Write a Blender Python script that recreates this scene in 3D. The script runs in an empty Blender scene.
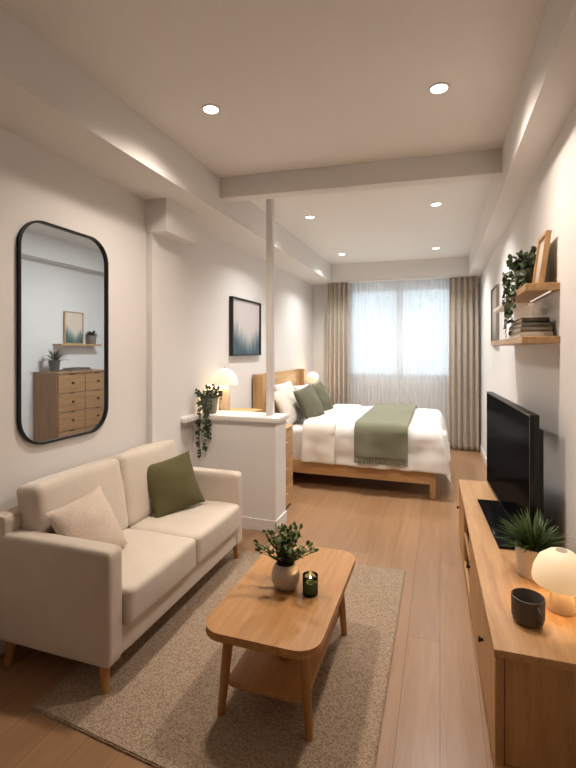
import bpy, bmesh, math, random
from mathutils import Vector, Matrix, noise
PI = math.pi
random.seed(7)
S = bpy.context.scene
COL = S.collection

# ------------------------------------------------------------------ materials
def mat(name):
    m = bpy.data.materials.new(name); m.use_nodes = True
    nt = m.node_tree; b = nt.nodes['Principled BSDF']
    return m, nt, b
def setin(b, **k):
    for n, v in k.items():
        n = n.replace('_', ' ')
        if n in b.inputs: b.inputs[n].default_value = v
def C(r, g, b): return (r, g, b, 1)
def srgb(r, g, b):
    f = lambda c: (c/12.92 if c <= .04045 else ((c+.055)/1.055)**2.4)
    return (f(r/255), f(g/255), f(b/255), 1)
def coords(nt, scale=(1, 1, 1), rot=(0, 0, 0)):
    tc = nt.nodes.new('ShaderNodeTexCoord'); mp = nt.nodes.new('ShaderNodeMapping')
    nt.links.new(tc.outputs['Object'], mp.inputs['Vector'])
    mp.inputs['Scale'].default_value = scale; mp.inputs['Rotation'].default_value = rot
    return mp.outputs['Vector']
def noise_node(nt, vec, scale, detail=4, rough=.6, dist=0):
    n = nt.nodes.new('ShaderNodeTexNoise'); n.inputs['Scale'].default_value = scale
    n.inputs['Detail'].default_value = detail; n.inputs['Roughness'].default_value = rough
    n.inputs['Distortion'].default_value = dist
    nt.links.new(vec, n.inputs['Vector']); return n.outputs['Fac']
def ramp(nt, fac, stops):
    r = nt.nodes.new('ShaderNodeValToRGB'); e = r.color_ramp.elements
    while len(e) > 1: e.remove(e[-1])
    e[0].position = stops[0][0]; e[0].color = stops[0][1]
    for p, c in stops[1:]:
        q = e.new(p); q.color = c
    nt.links.new(fac, r.inputs['Fac']); return r.outputs['Color']
def bump(nt, b, h, strength=.2, dist=.01):
    n = nt.nodes.new('ShaderNodeBump'); n.inputs['Strength'].default_value = strength
    n.inputs['Distance'].default_value = dist
    nt.links.new(h, n.inputs['Height']); nt.links.new(n.outputs['Normal'], b.inputs['Normal'])
def plain(name, col, rough=.5, spec=.5, metal=0, bscale=None, bstr=.15):
    m, nt, b = mat(name); setin(b, Base_Color=col, Roughness=rough, Specular_IOR_Level=spec, Metallic=metal)
    v = coords(nt)
    f = noise_node(nt, v, bscale or 60, 3)
    d = tuple(c*.93 for c in col[:3]) + (1,)
    nt.links.new(ramp(nt, f, [(.3, d), (.7, col)]), b.inputs['Base Color'])
    if bscale: bump(nt, b, f, bstr, .004)
    return m
def wood(name, c1, c2, axis='y', rough=.45, fine=1.0):
    m, nt, b = mat(name); setin(b, Roughness=rough, Specular_IOR_Level=.35)
    sc = {'x': (1.2, 16, 16), 'y': (16, 1.2, 16), 'z': (16, 16, 1.2)}[axis]
    v = coords(nt, tuple(s*fine for s in sc))
    f1 = noise_node(nt, v, 1.6, 6, .62, .5)
    v2 = coords(nt, tuple(s*fine*5 for s in sc))
    f2 = noise_node(nt, v2, 2.5, 3, .6)
    mx = nt.nodes.new('ShaderNodeMath'); mx.operation = 'MULTIPLY_ADD'
    nt.links.new(f2, mx.inputs[0]); mx.inputs[1].default_value = .35
    nt.links.new(f1, mx.inputs[2])
    nt.links.new(ramp(nt, mx.outputs[0], [(.42, c1), (.62, tuple((a+d)/2 for a, d in zip(c1, c2))), (.86, c2)]), b.inputs['Base Color'])
    bump(nt, b, f2, .06, .003)
    return m
def fabric(name, col, scale=420, rough=.95, var=.12, bstr=.35, sheen=.2, big=0):
    m, nt, b = mat(name); setin(b, Roughness=rough, Specular_IOR_Level=.15, Sheen_Weight=sheen)
    v = coords(nt)
    f = noise_node(nt, v, scale, 2, .7)
    f2 = noise_node(nt, v, 9, 3, .5)
    mx = nt.nodes.new('ShaderNodeMath'); mx.operation = 'MULTIPLY_ADD'
    nt.links.new(f2, mx.inputs[0]); mx.inputs[1].default_value = .5
    nt.links.new(f, mx.inputs[2])
    d = tuple(c*(1-var) for c in col[:3]) + (1,); l = tuple(min(1, c*(1+var*.5)) for c in col[:3]) + (1,)
    nt.links.new(ramp(nt, mx.outputs[0], [(.5, d), (1.0, l)]), b.inputs['Base Color'])
    bump(nt, b, f, bstr, .003)
    return m
def emit(name, col, strength, base=None):
    m, nt, b = mat(name)
    setin(b, Base_Color=base or col, Emission_Color=col, Emission_Strength=strength, Roughness=.6)
    return m

M = {}
M['wall'] = plain('wall_paint', C(.81, .785, .76), .9, .2, bscale=220, bstr=.05)
M['ceil'] = plain('ceiling_paint', C(.86, .84, .81), .95, .1, bscale=220, bstr=.04)
M['trim'] = plain('trim_paint', C(.82, .79, .76), .55, .35)
M['black'] = plain('black_metal', C(.008, .008, .008), .4, .4)
M['oakx'] = wood('oak_x', srgb(166, 126, 82), srgb(204, 166, 120), 'x')
M['oaky'] = wood('oak_y', srgb(166, 126, 82), srgb(203, 165, 118), 'y')
M['oakz'] = wood('oak_z', srgb(160, 120, 77), srgb(197, 158, 110), 'z')
M['chesty'] = wood('chest_oak_y', srgb(138, 98, 58), srgb(172, 130, 86), 'y')
M['chestz'] = wood('chest_oak_z', srgb(128, 88, 50), srgb(162, 120, 76), 'z')
M['tablewood'] = wood('table_oak', srgb(164, 114, 66), srgb(196, 148, 96), 'y', .38)
M['legwood'] = wood('leg_oak', srgb(150, 102, 54), srgb(186, 136, 80), 'z', .42)
M['consy'] = wood('console_oak_long', srgb(166, 121, 76), srgb(200, 156, 106), 'y', .42)
M['consz'] = wood('console_oak_upright', srgb(158, 114, 70), srgb(196, 151, 101), 'z', .45)
M['gap'] = plain('dark_gap', C(.03, .02, .012), .9, .1)
M['sofa'] = fabric('sofa_linen', srgb(214, 201, 186), 380, var=.10)
M['sofa2'] = fabric('sofa_cushion_linen', srgb(216, 204, 189), 380, var=.10)
M['beige'] = fabric('beige_knit', srgb(220, 203, 186), 150, var=.2, bstr=.9)
M['olive'] = fabric('olive_cotton', srgb(98, 93, 62), 500, var=.16, bstr=.2, sheen=.1)
M['sage'] = fabric('sage_linen', srgb(102, 100, 82), 420, var=.15, bstr=.25, sheen=.1)
M['throw'] = fabric('sage_throw_weave', srgb(122, 122, 100), 300, var=.16, bstr=.5)
M['white'] = fabric('white_cotton', srgb(222, 218, 212), 500, var=.03, bstr=.1, sheen=.05)
M['cream'] = fabric('cream_cotton', srgb(218, 209, 197), 400, var=.06, bstr=.2, sheen=.05)
M['curtain'] = fabric('curtain_linen', srgb(192, 180, 166), 300, var=.12, bstr=.2)
M['leaf'] = plain('leaf_green', srgb(100, 112, 60), .45, .4)
M['leafdark'] = plain('leaf_dark_green', srgb(58, 72, 46), .45, .4)
M['leafgrass'] = plain('leaf_grassy', srgb(74, 94, 50), .45, .4)
M['stem'] = plain('stem_brown', srgb(74, 70, 40), .7, .2)
M['soil'] = plain('soil', srgb(46, 36, 28), .95, .1, bscale=90, bstr=.8)
M['ceramic'] = plain('beige_glazed_ceramic', srgb(190, 178, 160), .35, .5)
M['whitepot'] = plain('white_ceramic', srgb(222, 212, 200), .5, .4)
M['greypot'] = plain('grey_stone_pot', srgb(132, 124, 112), .75, .3, bscale=60, bstr=.2)
M['darkpot'] = plain('dark_grey_pot', srgb(70, 68, 62), .7, .3)
M['mug'] = plain('charcoal_glaze', srgb(84, 78, 71), .55, .45, bscale=120, bstr=.05)
M['stone'] = plain('stone_lamp_base', srgb(196, 178, 156), .7, .3, bscale=50, bstr=.15)
M['creambase'] = plain('cream_lamp_base', srgb(232, 210, 178), .5, .4)
M['shade_warm'] = emit('warm_glowing_shade', C(1, .60, .27), 0.42, C(.8, .72, .6))
M['shade_bed'] = emit('bedside_glowing_shade', C(1, .70, .40), .6, C(.8, .75, .68))
M['globe'] = emit('globe_glow', C(1, .72, .45), .6, C(.8, .72, .6))
M['lens'] = emit('downlight_lens', C(1, .9, .76), 14)
M['flame'] = emit('candle_flame', C(1, .66, .28), 10)
M['wax'] = emit('candle_wax_lit', C(1, .62, .26), .7, C(.9, .8, .6))
M['ledstrip'] = emit('led_strip_glow', C(1, .95, .88), .6)
M['bookgrey'] = plain('book_grey_cloth', srgb(122, 114, 104), .85, .2)
M['booktaupe'] = plain('book_taupe_cloth', srgb(140, 130, 116), .85, .2)
M['bookwhite'] = plain('book_white_cloth', srgb(196, 190, 180), .85, .2)
M['bookdark'] = plain('book_dark_cloth', srgb(84, 74, 64), .85, .2)
M['pages'] = plain('paper_pages', srgb(214, 206, 192), .95, .1)
M['tvbody'] = plain('tv_black_plastic', C(.006, .006, .006), .35, .4)
m = bpy.data.materials.new('tv_screen'); m.use_nodes = True; nt = m.node_tree; nt.nodes.clear()
o = nt.nodes.new('ShaderNodeOutputMaterial'); d_ = nt.nodes.new('ShaderNodeBsdfDiffuse'); d_.inputs[0].default_value = C(.005, .005, .006)
g_ = nt.nodes.new('ShaderNodeBsdfGlossy'); g_.inputs['Roughness'].default_value = .12; x_ = nt.nodes.new('ShaderNodeMixShader'); x_.inputs[0].default_value = .022
nt.links.new(d_.outputs[0], x_.inputs[1]); nt.links.new(g_.outputs[0], x_.inputs[2]); nt.links.new(x_.outputs[0], o.inputs[0]); M['screen'] = m

# floor planks running towards the window
m, nt, b = mat('oak_floor'); setin(b, Roughness=.30, Specular_IOR_Level=.5)
tc = nt.nodes.new('ShaderNodeTexCoord'); mp = nt.nodes.new('ShaderNodeMapping')
mp.inputs['Rotation'].default_value = (0, 0, PI/2)
nt.links.new(tc.outputs['Object'], mp.inputs['Vector'])
bk = nt.nodes.new('ShaderNodeTexBrick'); nt.links.new(mp.outputs['Vector'], bk.inputs['Vector'])
bk.inputs['Scale'].default_value = 1; bk.inputs['Brick Width'].default_value = 2.6; bk.inputs['Row Height'].default_value = .172
bk.inputs['Mortar Size'].default_value = .0016; bk.inputs['Mortar Smooth'].default_value = .1; bk.offset = .37
bk.inputs['Color1'].default_value = srgb(158, 122, 89); bk.inputs['Color2'].default_value = srgb(169, 132, 98)
bk.inputs['Mortar'].default_value = srgb(120, 90, 62)
v = coords(nt, (14, 1.1, 1)); f1 = noise_node(nt, v, 1.5, 6, .62, .4)
v = coords(nt, (90, 5, 1)); f2 = noise_node(nt, v, 1.5, 3, .6)
g = ramp(nt, f1, [(.3, C(.80, .77, .73)), (.7, C(1, 1, 1))])
g2 = ramp(nt, f2, [(.3, C(.9, .89, .87)), (.7, C(1, 1, 1))])
def mul(nt, a, c):
    x = nt.nodes.new('ShaderNodeMix'); x.data_type = 'RGBA'; x.blend_type = 'MULTIPLY'; x.inputs[0].default_value = 1
    nt.links.new(a, x.inputs[6]); nt.links.new(c, x.inputs[7]); return x.outputs[2]
nt.links.new(mul(nt, mul(nt, bk.outputs['Color'], g), g2), b.inputs['Base Color'])
inv = nt.nodes.new('ShaderNodeMath'); inv.operation = 'SUBTRACT'; inv.inputs[0].default_value = 1
nt.links.new(bk.outputs['Fac'], inv.inputs[1]); bump(nt, b, inv.outputs[0], .25, .002)
M['floor'] = m

# rug: chunky woven wool
m, nt, b = mat('rug_weave'); setin(b, Roughness=1, Specular_IOR_Level=.05, Sheen_Weight=.1)
v = coords(nt, (110, 160, 1)); vo = nt.nodes.new('ShaderNodeTexVoronoi'); nt.links.new(v, vo.inputs['Vector']); vo.inputs['Scale'].default_value = 1
v = coords(nt); f = noise_node(nt, v, 40, 4, .7)
mx = nt.nodes.new('ShaderNodeMath'); mx.operation = 'MULTIPLY_ADD'; nt.links.new(f, mx.inputs[0]); mx.inputs[1].default_value = -.25; nt.links.new(vo.outputs['Distance'], mx.inputs[2])
nt.links.new(ramp(nt, mx.outputs[0], [(.0, srgb(188, 168, 146)), (.6, srgb(142, 121, 100))]), b.inputs['Base Color'])
iv = nt.nodes.new('ShaderNodeMath'); iv.operation = 'SUBTRACT'; iv.inputs[0].default_value = 1; nt.links.new(vo.outputs['Distance'], iv.inputs[1])
bump(nt, b, iv.outputs[0], .6, .004); M['rug'] = m

# sheer: thin woven voile, part open, part translucent
m = bpy.data.materials.new('sheer_voile'); m.use_nodes = True; nt = m.node_tree; nt.nodes.clear()
o = nt.nodes.new('ShaderNodeOutputMaterial'); tr = nt.nodes.new('ShaderNodeBsdfTransparent'); tl = nt.nodes.new('ShaderNodeBsdfTranslucent')
df = nt.nodes.new('ShaderNodeBsdfDiffuse'); tl.inputs[0].default_value = C(.90, .91, .92); df.inputs[0].default_value = C(.90, .89, .88)
m1 = nt.nodes.new('ShaderNodeMixShader'); m1.inputs[0].default_value = .5; m2 = nt.nodes.new('ShaderNodeMixShader')
fz = noise_node(nt, coords(nt, (14, 14, .15)), 1.0, 2, .5)
mr = nt.nodes.new('ShaderNodeMapRange'); nt.links.new(fz, mr.inputs[0]); mr.inputs[1].default_value = .3; mr.inputs[2].default_value = .7; mr.inputs[3].default_value = .74; mr.inputs[4].default_value = .82
nt.links.new(mr.outputs[0], m2.inputs[0])
nt.links.new(tl.outputs[0], m1.inputs[1]); nt.links.new(df.outputs[0], m1.inputs[2])
nt.links.new(tr.outputs[0], m2.inputs[1]); nt.links.new(m1.outputs[0], m2.inputs[2]); nt.links.new(m2.outputs[0], o.inputs[0]); M['sheer'] = m
def glassy(name, tint, gloss, rough=.02):
    m = bpy.data.materials.new(name); m.use_nodes = True; nt = m.node_tree; nt.nodes.clear()
    o = nt.nodes.new('ShaderNodeOutputMaterial'); tr = nt.nodes.new('ShaderNodeBsdfTransparent'); gl = nt.nodes.new('ShaderNodeBsdfGlossy')
    tr.inputs[0].default_value = tint; gl.inputs['Roughness'].default_value = rough
    mx = nt.nodes.new('ShaderNodeMixShader'); mx.inputs[0].default_value = gloss
    nt.links.new(tr.outputs[0], mx.inputs[1]); nt.links.new(gl.outputs[0], mx.inputs[2]); nt.links.new(mx.outputs[0], o.inputs[0]); return m
M['glass'] = glassy('window_glass', C(.96, .98, .98), .05)
M['mirrorglass'] = glassy('mirror_glass', C(.93, .95, .95), .03)
M['greenglass'] = glassy('dark_green_glass', C(.10, .15, .12), .07, .08)

# misty forest painting (generic): pale sky, ranks of dark blue-green firs
def art_mat(name, ox, oz, w, h, axis, sky, far, near):
    """axis: 'x' picture lies in a y-z plane (u = y), object coords"""
    m, nt, b = mat(name); setin(b, Roughness=.85, Specular_IOR_Level=.1)
    tc = nt.nodes.new('ShaderNodeTexCoord'); sp = nt.nodes.new('ShaderNodeSeparateXYZ'); nt.links.new(tc.outputs['Object'], sp.inputs[0])
    def mathn(op, a, bb=None, c=None):
        n = nt.nodes.new('ShaderNodeMath'); n.operation = op
        for i, q in enumerate((a, bb, c)):
            if q is None: continue
            if isinstance(q, (int, float)): n.inputs[i].default_value = q
            else: nt.links.new(q, n.inputs[i])
        return n.outputs[0]
    u = mathn('DIVIDE', mathn('SUBTRACT', sp.outputs[1], ox), w)
    vv = mathn('DIVIDE', mathn('SUBTRACT', sp.outputs[2], oz), h)
    def tree(level, amp, freq, seed):
        n = nt.nodes.new('ShaderNodeTexNoise'); n.noise_dimensions = '1D'; n.inputs['Scale'].default_value = freq; n.inputs['Detail'].default_value = 3
        n.inputs['Roughness'].default_value = .75
        nt.links.new(mathn('ADD', u, seed), n.inputs['W'])
        valley = mathn('MULTIPLY', mathn('ABSOLUTE', mathn('SUBTRACT', u, .58)), .55)
        top = mathn('ADD', mathn('MULTIPLY', n.outputs['Fac'], amp), mathn('ADD', valley, level))
        d = mathn('MULTIPLY', mathn('SUBTRACT', top, vv), 5)
        n2 = nt.nodes.new('ShaderNodeClamp'); nt.links.new(d, n2.inputs[0]); return n2.outputs[0]
    def mixc(f, a, c):
        x = nt.nodes.new('ShaderNodeMix'); x.data_type = 'RGBA'; nt.links.new(f, x.inputs[0])
        if isinstance(a, tuple): x.inputs[6].default_value = a
        else: nt.links.new(a, x.inputs[6])
        x.inputs[7].default_value = c; return x.outputs[2]
    c = mixc(tree(.08, .55, 13, 3.1), sky, far); c = mixc(tree(-.12, .6, 17, 8.7), c, near)
    nt.links.new(c, b.inputs['Base Color']); return m

# ------------------------------------------------------------------ mesh helpers
def BM(): return bmesh.new()
def add_box(bm, x0, x1, y0, y1, z0, z1, bev=0, seg=2):
    t = bmesh.new()
    bmesh.ops.create_cube(t, size=1)
    for v in t.verts: v.co = Vector(((x0+x1)/2+v.co.x*(x1-x0), (y0+y1)/2+v.co.y*(y1-y0), (z0+z1)/2+v.co.z*(z1-z0)))
    if bev: bmesh.ops.bevel(t, geom=t.edges[:], offset=bev, segments=seg, affect='EDGES', profile=.5)
    merge(bm, t); return bm
def merge(bm, t, mtx=None):
    me = bpy.data.meshes.new('tmp'); t.to_mesh(me); t.free()
    if mtx is not None: me.transform(mtx)
    bm.from_mesh(me); bpy.data.meshes.remove(me)
def box(*a, **k): return add_box(BM(), *a, **k)
def add_lathe(bm, prof, cx=0, cy=0, cz=0, n=40, cap=True):
    rings = []
    for r, z in prof:
        if r < 1e-5: rings.append([bm.verts.new((cx, cy, cz+z))])
        else: rings.append([bm.verts.new((cx+r*math.cos(2*PI*i/n), cy+r*math.sin(2*PI*i/n), cz+z)) for i in range(n)])
    for a, b in zip(rings, rings[1:]):
        for i in range(n):
            j = (i+1) % n
            if len(a) == 1 and len(b) == 1: continue
            if len(a) == 1: bm.faces.new((a[0], b[j], b[i]))
            elif len(b) == 1: bm.faces.new((a[i], a[j], b[0]))
            else: bm.faces.new((a[i], a[j], b[j], b[i]))
    if cap:
        if len(rings[0]) > 1: bm.faces.new(rings[0][::-1])
        if len(rings[-1]) > 1: bm.faces.new(rings[-1])
    return bm
def lathe(*a, **k): return add_lathe(BM(), *a, **k)
def add_tube(bm, pts, r, n=8, taper=None):
    rings = []; pts = [Vector(p) for p in pts]
    for k, p in enumerate(pts):
        d = (pts[min(k+1, len(pts)-1)]-pts[max(k-1, 0)]).normalized()
        up = Vector((0, 0, 1)) if abs(d.z) < .9 else Vector((1, 0, 0))
        a = d.cross(up).normalized(); b = d.cross(a)
        rr = r[k] if isinstance(r, (list, tuple)) else r
        rings.append([bm.verts.new(p+(a*math.cos(2*PI*i/n)+b*math.sin(2*PI*i/n))*rr) for i in range(n)])
    for a, b in zip(rings, rings[1:]):
        for i in range(n): bm.faces.new((a[i], a[(i+1) % n], b[(i+1) % n], b[i]))
    bm.faces.new(rings[0][::-1]); bm.faces.new(rings[-1]); return bm
def tube(*a, **k): return add_tube(BM(), *a, **k)
def rrect(w, h, r, n=10):
    pts = []
    for cx, cy, a0 in ((w/2-r, h/2-r, 0), (-w/2+r, h/2-r, PI/2), (-w/2+r, -h/2+r, PI), (w/2-r, -h/2+r, 1.5*PI)):
        for i in range(n+1):
            a = a0+PI/2*i/n; pts.append((cx+r*math.cos(a), cy+r*math.sin(a)))
    return pts
def prism(pts2, f, d0, d1, bev=0):
    """extrude a 2-D loop; f(u, v, d) -> xyz"""
    bm = BM(); a = [bm.verts.new(f(u, v, d0)) for u, v in pts2]; b = [bm.verts.new(f(u, v, d1)) for u, v in pts2]; n = len(a)
    fa = bm.faces.new(a[::-1]); fb = bm.faces.new(b)
    for i in range(n): bm.faces.new((a[i], a[(i+1) % n], b[(i+1) % n], b[i]))
    if bev:
        es = list(fa.edges)+list(fb.edges)
        bmesh.ops.bevel(bm, geom=es, offset=bev, segments=3, affect='EDGES', profile=.5)
    return bm
def ring_prism(po, pi, f, d0, d1):
    bm = BM(); n = len(po)
    L = [[bm.verts.new(f(u, v, d)) for u, v in p] for p in (po, pi) for d in (d0, d1)]
    oa, ob, ia, ib = L
    for i in range(n):
        j = (i+1) % n
        bm.faces.new((oa[i], oa[j], ob[j], ob[i])); bm.faces.new((ia[i], ib[i], ib[j], ia[j]))
        bm.faces.new((oa[i], ia[i], ia[j], oa[j])); bm.faces.new((ob[i], ob[j], ib[j], ib[i]))
    return bm
def soft_box(w, d, h, r, puff=(0, 0, 0), n=18, wr=0, seed=0):
    """rounded, slightly inflated upholstery block centred on the origin"""
    bm = BM(); bmesh.ops.create_cube(bm, size=2)
    bmesh.ops.subdivide_edges(bm, edges=bm.edges[:], cuts=n, use_grid_fill=True)
    hx, hy, hz = w/2, d/2, h/2
    for v in bm.verts:
        u = v.co.copy()
        # push samples towards the rims so the rounding is well resolved
        q = Vector([math.copysign(abs(c)**.75, c)*s for c, s in zip(u, (hx, hy, hz))])
        inner = Vector([max(-s+r, min(s-r, c)) for c, s in zip(q, (hx, hy, hz))])
        dd = q-inner
        if dd.length > 1e-6: q = inner+dd.normalized()*r
        a, b, c = (q.x/hx, q.y/hy, q.z/hz)
        q.x += math.copysign(puff[0]*(1-b*b)*(1-c*c), a)*abs(a)
        q.y += math.copysign(puff[1]*(1-a*a)*(1-c*c), b)*abs(b)
        q.z += math.copysign(puff[2]*(1-a*a)*(1-b*b), c)*abs(c)
        if wr: q += Vector((0, 0, 1))*wr*noise.noise(q*5+Vector((seed, 0, 0)))+Vector((0, 1, 0))*wr*noise.noise(q*6+Vector((0, seed, 3)))
        v.co = q
    return bm
def pillow(w, h, t, n=26, pinch=.07, wr=.012, seed=0, sag=.0):
    """throw pillow lying in local x-y, thickness z, pointed corners"""
    bm = BM(); L = []
    for s in (1, -1):
        g = []
        for i in range(n+1):
            row = []
            for j in range(n+1):
                u = -1+2*i/n; v = -1+2*j/n
                x = w/2*u*(1-pinch*(1-v*v)); y = h/2*v*(1-pinch*(1-u*u))
                e = max(0, (1-u*u))**.55*max(0, (1-v*v))**.55
                z = s*t/2*e
                z += wr*e*noise.noise(Vector((x*7+seed, y*7, s*2)))*1.6
                p = Vector((x, y, z)); p.y -= sag*(1-v)*e
                row.append(p)
            g.append(row)
        L.append(g)
    idx = {}
    def vt(s, i, j):
        edge = i in (0, n) or j in (0, n); k = (0 if edge else s, i, j)
        if k not in idx: idx[k] = bm.verts.new(L[s][i][j])
        return idx[k]
    for s in (0, 1):
        for i in range(n):
            for j in range(n):
                q = [vt(s, i, j), vt(s, i+1, j), vt(s, i+1, j+1), vt(s, i, j+1)]
                bm.faces.new(q if s == 0 else q[::-1])
    return bm
def grid_surf(f, nu, nv):
    bm = BM(); g = [[bm.verts.new(f(i/nu, j/nv)) for j in range(nv+1)] for i in range(nu+1)]
    for i in range(nu):
        for j in range(nv): bm.faces.new((g[i][j], g[i+1][j], g[i+1][j+1], g[i][j+1]))
    return bm
def add_leaf(bm, p, d, up, L, W, curl=.2, n=4, rnd=False):
    """a leaf blade from p along d"""
    d = Vector(d).normalized(); up = Vector(up); s = d.cross(up)
    if s.length < 1e-3: s = d.cross(Vector((1, 0, .3)))
    s.normalize(); up = s.cross(d).normalized(); prev = None
    for i in range(n+1):
        t = i/n
        wv = (math.sin(PI*min(1, max(0, t)))**(.5 if rnd else .8))*W/2 if 0 < i < n else W*.04
        c = Vector(p)+d*(L*t)-up*(curl*L*t*t)
        a = bm.verts.new(c+s*wv+up*wv*.25); m_ = bm.verts.new(c); b = bm.verts.new(c-s*wv+up*wv*.25)
        if prev:
            bm.faces.new((prev[0], a, m_, prev[1])); bm.faces.new((prev[1], m_, b, prev[2]))
        prev = (a, m_, b)

def obj(name, bm, m, parent=None, smooth=True, ang=40, solid=0, subsurf=0):
    bmesh.ops.recalc_face_normals(bm, faces=bm.faces[:]) if not solid else None
    me = bpy.data.meshes.new(name); bm.to_mesh(me); bm.free()
    o = bpy.data.objects.new(name, me); COL.objects.link(o)
    me.materials.append(M[m] if isinstance(m, str) else m)
    if smooth:
        for p in me.polygons: p.use_smooth = True
        try: me.set_sharp_from_angle(angle=math.radians(ang))
        except Exception: pass
    if solid:
        md = o.modifiers.new('thickness', 'SOLIDIFY'); md.thickness = solid; md.offset = 0
    if subsurf:
        md = o.modifiers.new('smooth', 'SUBSURF'); md.levels = subsurf; md.render_levels = subsurf
    if parent is not None:
        o.parent = parent
        w = world_loc(parent); me.transform(Matrix.Translation(-w))
    return o
def world_loc(o):
    w = Vector((0, 0, 0))
    while o is not None: w = w+o.location; o = o.parent
    return w
def tag(o, label=None, cat=None, group=None, kind=None):
    if label: o['label'] = label
    if cat: o['category'] = cat
    if group: o['group'] = group
    if kind: o['kind'] = kind
    return o
def thing(name, loc, label, cat, group=None):
    o = bpy.data.objects.new(name, None); COL.objects.link(o); o.location = loc; o.empty_display_size = .05
    return tag(o, label, cat, group)
def single(name, bm, m, loc, label, cat, group=None, **k):
    o = obj(name, bm, m, **k); o.data.transform(Matrix.Translation(-Vector(loc))); o.location = loc
    return tag(o, label, cat, group)
def struct(name, bm, m, label=None, **k):
    k.setdefault('ang', 30)
    return tag(obj(name, bm, m, **k), label, None, None, 'structure')
def lamp(name, kind, loc, power, color, parent=None, **k):
    l = bpy.data.lights.new(name, kind); l.energy = power; l.color = color
    for a, v in k.items(): setattr(l, a, v)
    o = bpy.data.objects.new(name, l); COL.objects.link(o); o.location = loc
    if parent is not None: o.parent = parent; o.location = Vector(loc)-world_loc(parent)
    return o
def xf(bm, loc=(0, 0, 0), rot=(0, 0, 0), scale=(1, 1, 1)):
    from mathutils import Euler
    bm.transform(Matrix.Translation(loc) @ Euler(rot, 'XYZ').to_matrix().to_4x4() @ Matrix.Diagonal((*scale, 1))); return bm

# ------------------------------------------------------------------ room shell
WL, WR, CZ, WY, BY = -2.19, .615, 3.07, 7.92, -1.3
MC = (2.20, 1.70); MW, MH, MR = .695, 1.29, .165           # mirror centre (y, z), size, corner radius
MX = WL-2.81                                               # far wall seen in the mirror
struct('floor', box(MX-.1, WR+.12, BY-.1, WY+.1, -.06, 0), 'floor', 'light oak plank floor')
struct('ceiling', box(MX-.1, WR+.12, BY-.1, WY+.1, CZ, CZ+.08), 'ceil', 'plain white ceiling')
# left wall with the opening of the mirror
def wall_left():
    bm = BM(); n = 10; x0, x1 = WL-.006, WL
    ry0, ry1, rz0, rz1 = MC[0]-MW/2-.1, MC[0]+MW/2+.1, MC[1]-MH/2-.1, MC[1]+MH/2+.1
    for a in ((BY, ry0, 0, CZ), (ry1, WY, 0, CZ), (ry0, ry1, 0, rz0), (ry0, ry1, rz1, CZ)): add_box(bm, WL-.05, x1, *a)
    pi_ = rrect(MW-.014, MH-.014, MR, n); po = []
    hw, hh = (ry1-ry0)/2, (rz1-rz0)/2
    for u, v in pi_:
        k = min(hw/abs(u) if abs(u) > 1e-6 else 9e9, hh/abs(v) if abs(v) > 1e-6 else 9e9); po.append((u*k, v*k))
    # snap the ray nearest each rectangle corner onto it
    for cu in (hw, -hw):
        for cv in (hh, -hh):
            i = min(range(len(po)), key=lambda q: (po[q][0]-cu)**2+(po[q][1]-cv)**2); po[i] = (cu, cv)
    t = ring_prism(po, pi_, lambda u, v, d: (d, MC[0]+u, MC[1]+v), x0, x1); merge(bm, t)
    return bm
struct('wall_left', wall_left(), 'wall', 'off white left wall')
struct('wall_right', box(WR, WR+.1, BY, WY, 0, CZ), 'wall', 'off white right wall')
struct('wall_back', box(WL-.05, WR+.1, BY-.1, BY, 0, CZ), 'wall', 'off white wall behind the viewer')
WX0, WX1, WZ0, WZ1 = -1.52, .20, 1.13, 2.67
bm = BM()
for a in ((WL-.05, WX0, 0, CZ), (WX1, WR+.1, 0, CZ), (WX0, WX1, 0, WZ0), (WX0, WX1, WZ1, CZ)):
    add_box(bm, a[0], a[1], WY, WY+.16, a[2], a[3])
struct('wall_far', bm, 'wall', 'off white end wall around the window')
struct('trim_1', box(WL, -1.775, BY, WY, 2.775, CZ), 'wall', 'boxed white beam along the left wall')
struct('trim_2', box(.43, WR, BY, WY, 2.775, CZ), 'wall', 'boxed white beam along the right wall')
bm = BM()
pts = ((-1.775, 3.45), (.43, 3.61), (.43, 3.73), (-1.775, 3.57))
a = [bm.verts.new((x, y, 2.895)) for x, y in pts]; b_ = [bm.verts.new((x, y, CZ)) for x, y in pts]
bm.faces.new(a); bm.faces.new(b_)
for i in range(4): bm.faces.new((a[i], a[(i+1) % 4], b_[(i+1) % 4], b_[i]))
struct('trim_3', bm, 'wall', 'white beam crossing the ceiling between living area and bedroom')
struct('trim_4', box(-1.775, .43, 7.60, WY, 2.79, CZ), 'wall', 'white boxed pelmet beam above the window')
bm = BM()
add_box(bm, WL, -2.135, 3.0, 3.41, 0, 2.53, .003, 1); add_box(bm, WL, -2.0, 2.985, 3.43, 2.52, 2.775, .003, 1)
struct('trim_5', bm, 'wall', 'shallow white pier with a wider block at its top')
# half wall, its cap and the post on it
HX, HY0, HY1, HZ = -1.365, 3.70, 3.975, 1.005
hw = struct('wall_partition', box(WL, HX, HY0, HY1, 0, HZ-.045), 'wall', 'white waist high half wall between sofa and bed')
bm = BM(); add_box(bm, WL, HX+.028, HY0-.028, HY1+.02, HZ-.045, HZ, .008, 2); add_box(bm, WL, -2.10, 3.42, HY0-.02, HZ-.045, HZ, .006, 2)
obj('cap', bm, 'trim', hw)
bm = BM(); add_box(bm, -1.60, HX+.014, HY0-.014, HY0, 0, .105, .004, 1); add_box(bm, WL, -1.6, HY0-.014, HY0, 0, .105); add_box(bm, HX, HX+.014, HY0-.014, HY1, 0, .105, .004, 1)
obj('baseboard', bm, 'trim', hw)
struct('trim_6', box(-1.505, -1.443, 3.83, 3.89, HZ, CZ, .004, 2), 'trim', 'slim white square post standing on the half wall')
struct('baseboard_right', box(WR-.014, WR, BY, WY, 0, .1, .004, 1), 'trim')
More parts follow.
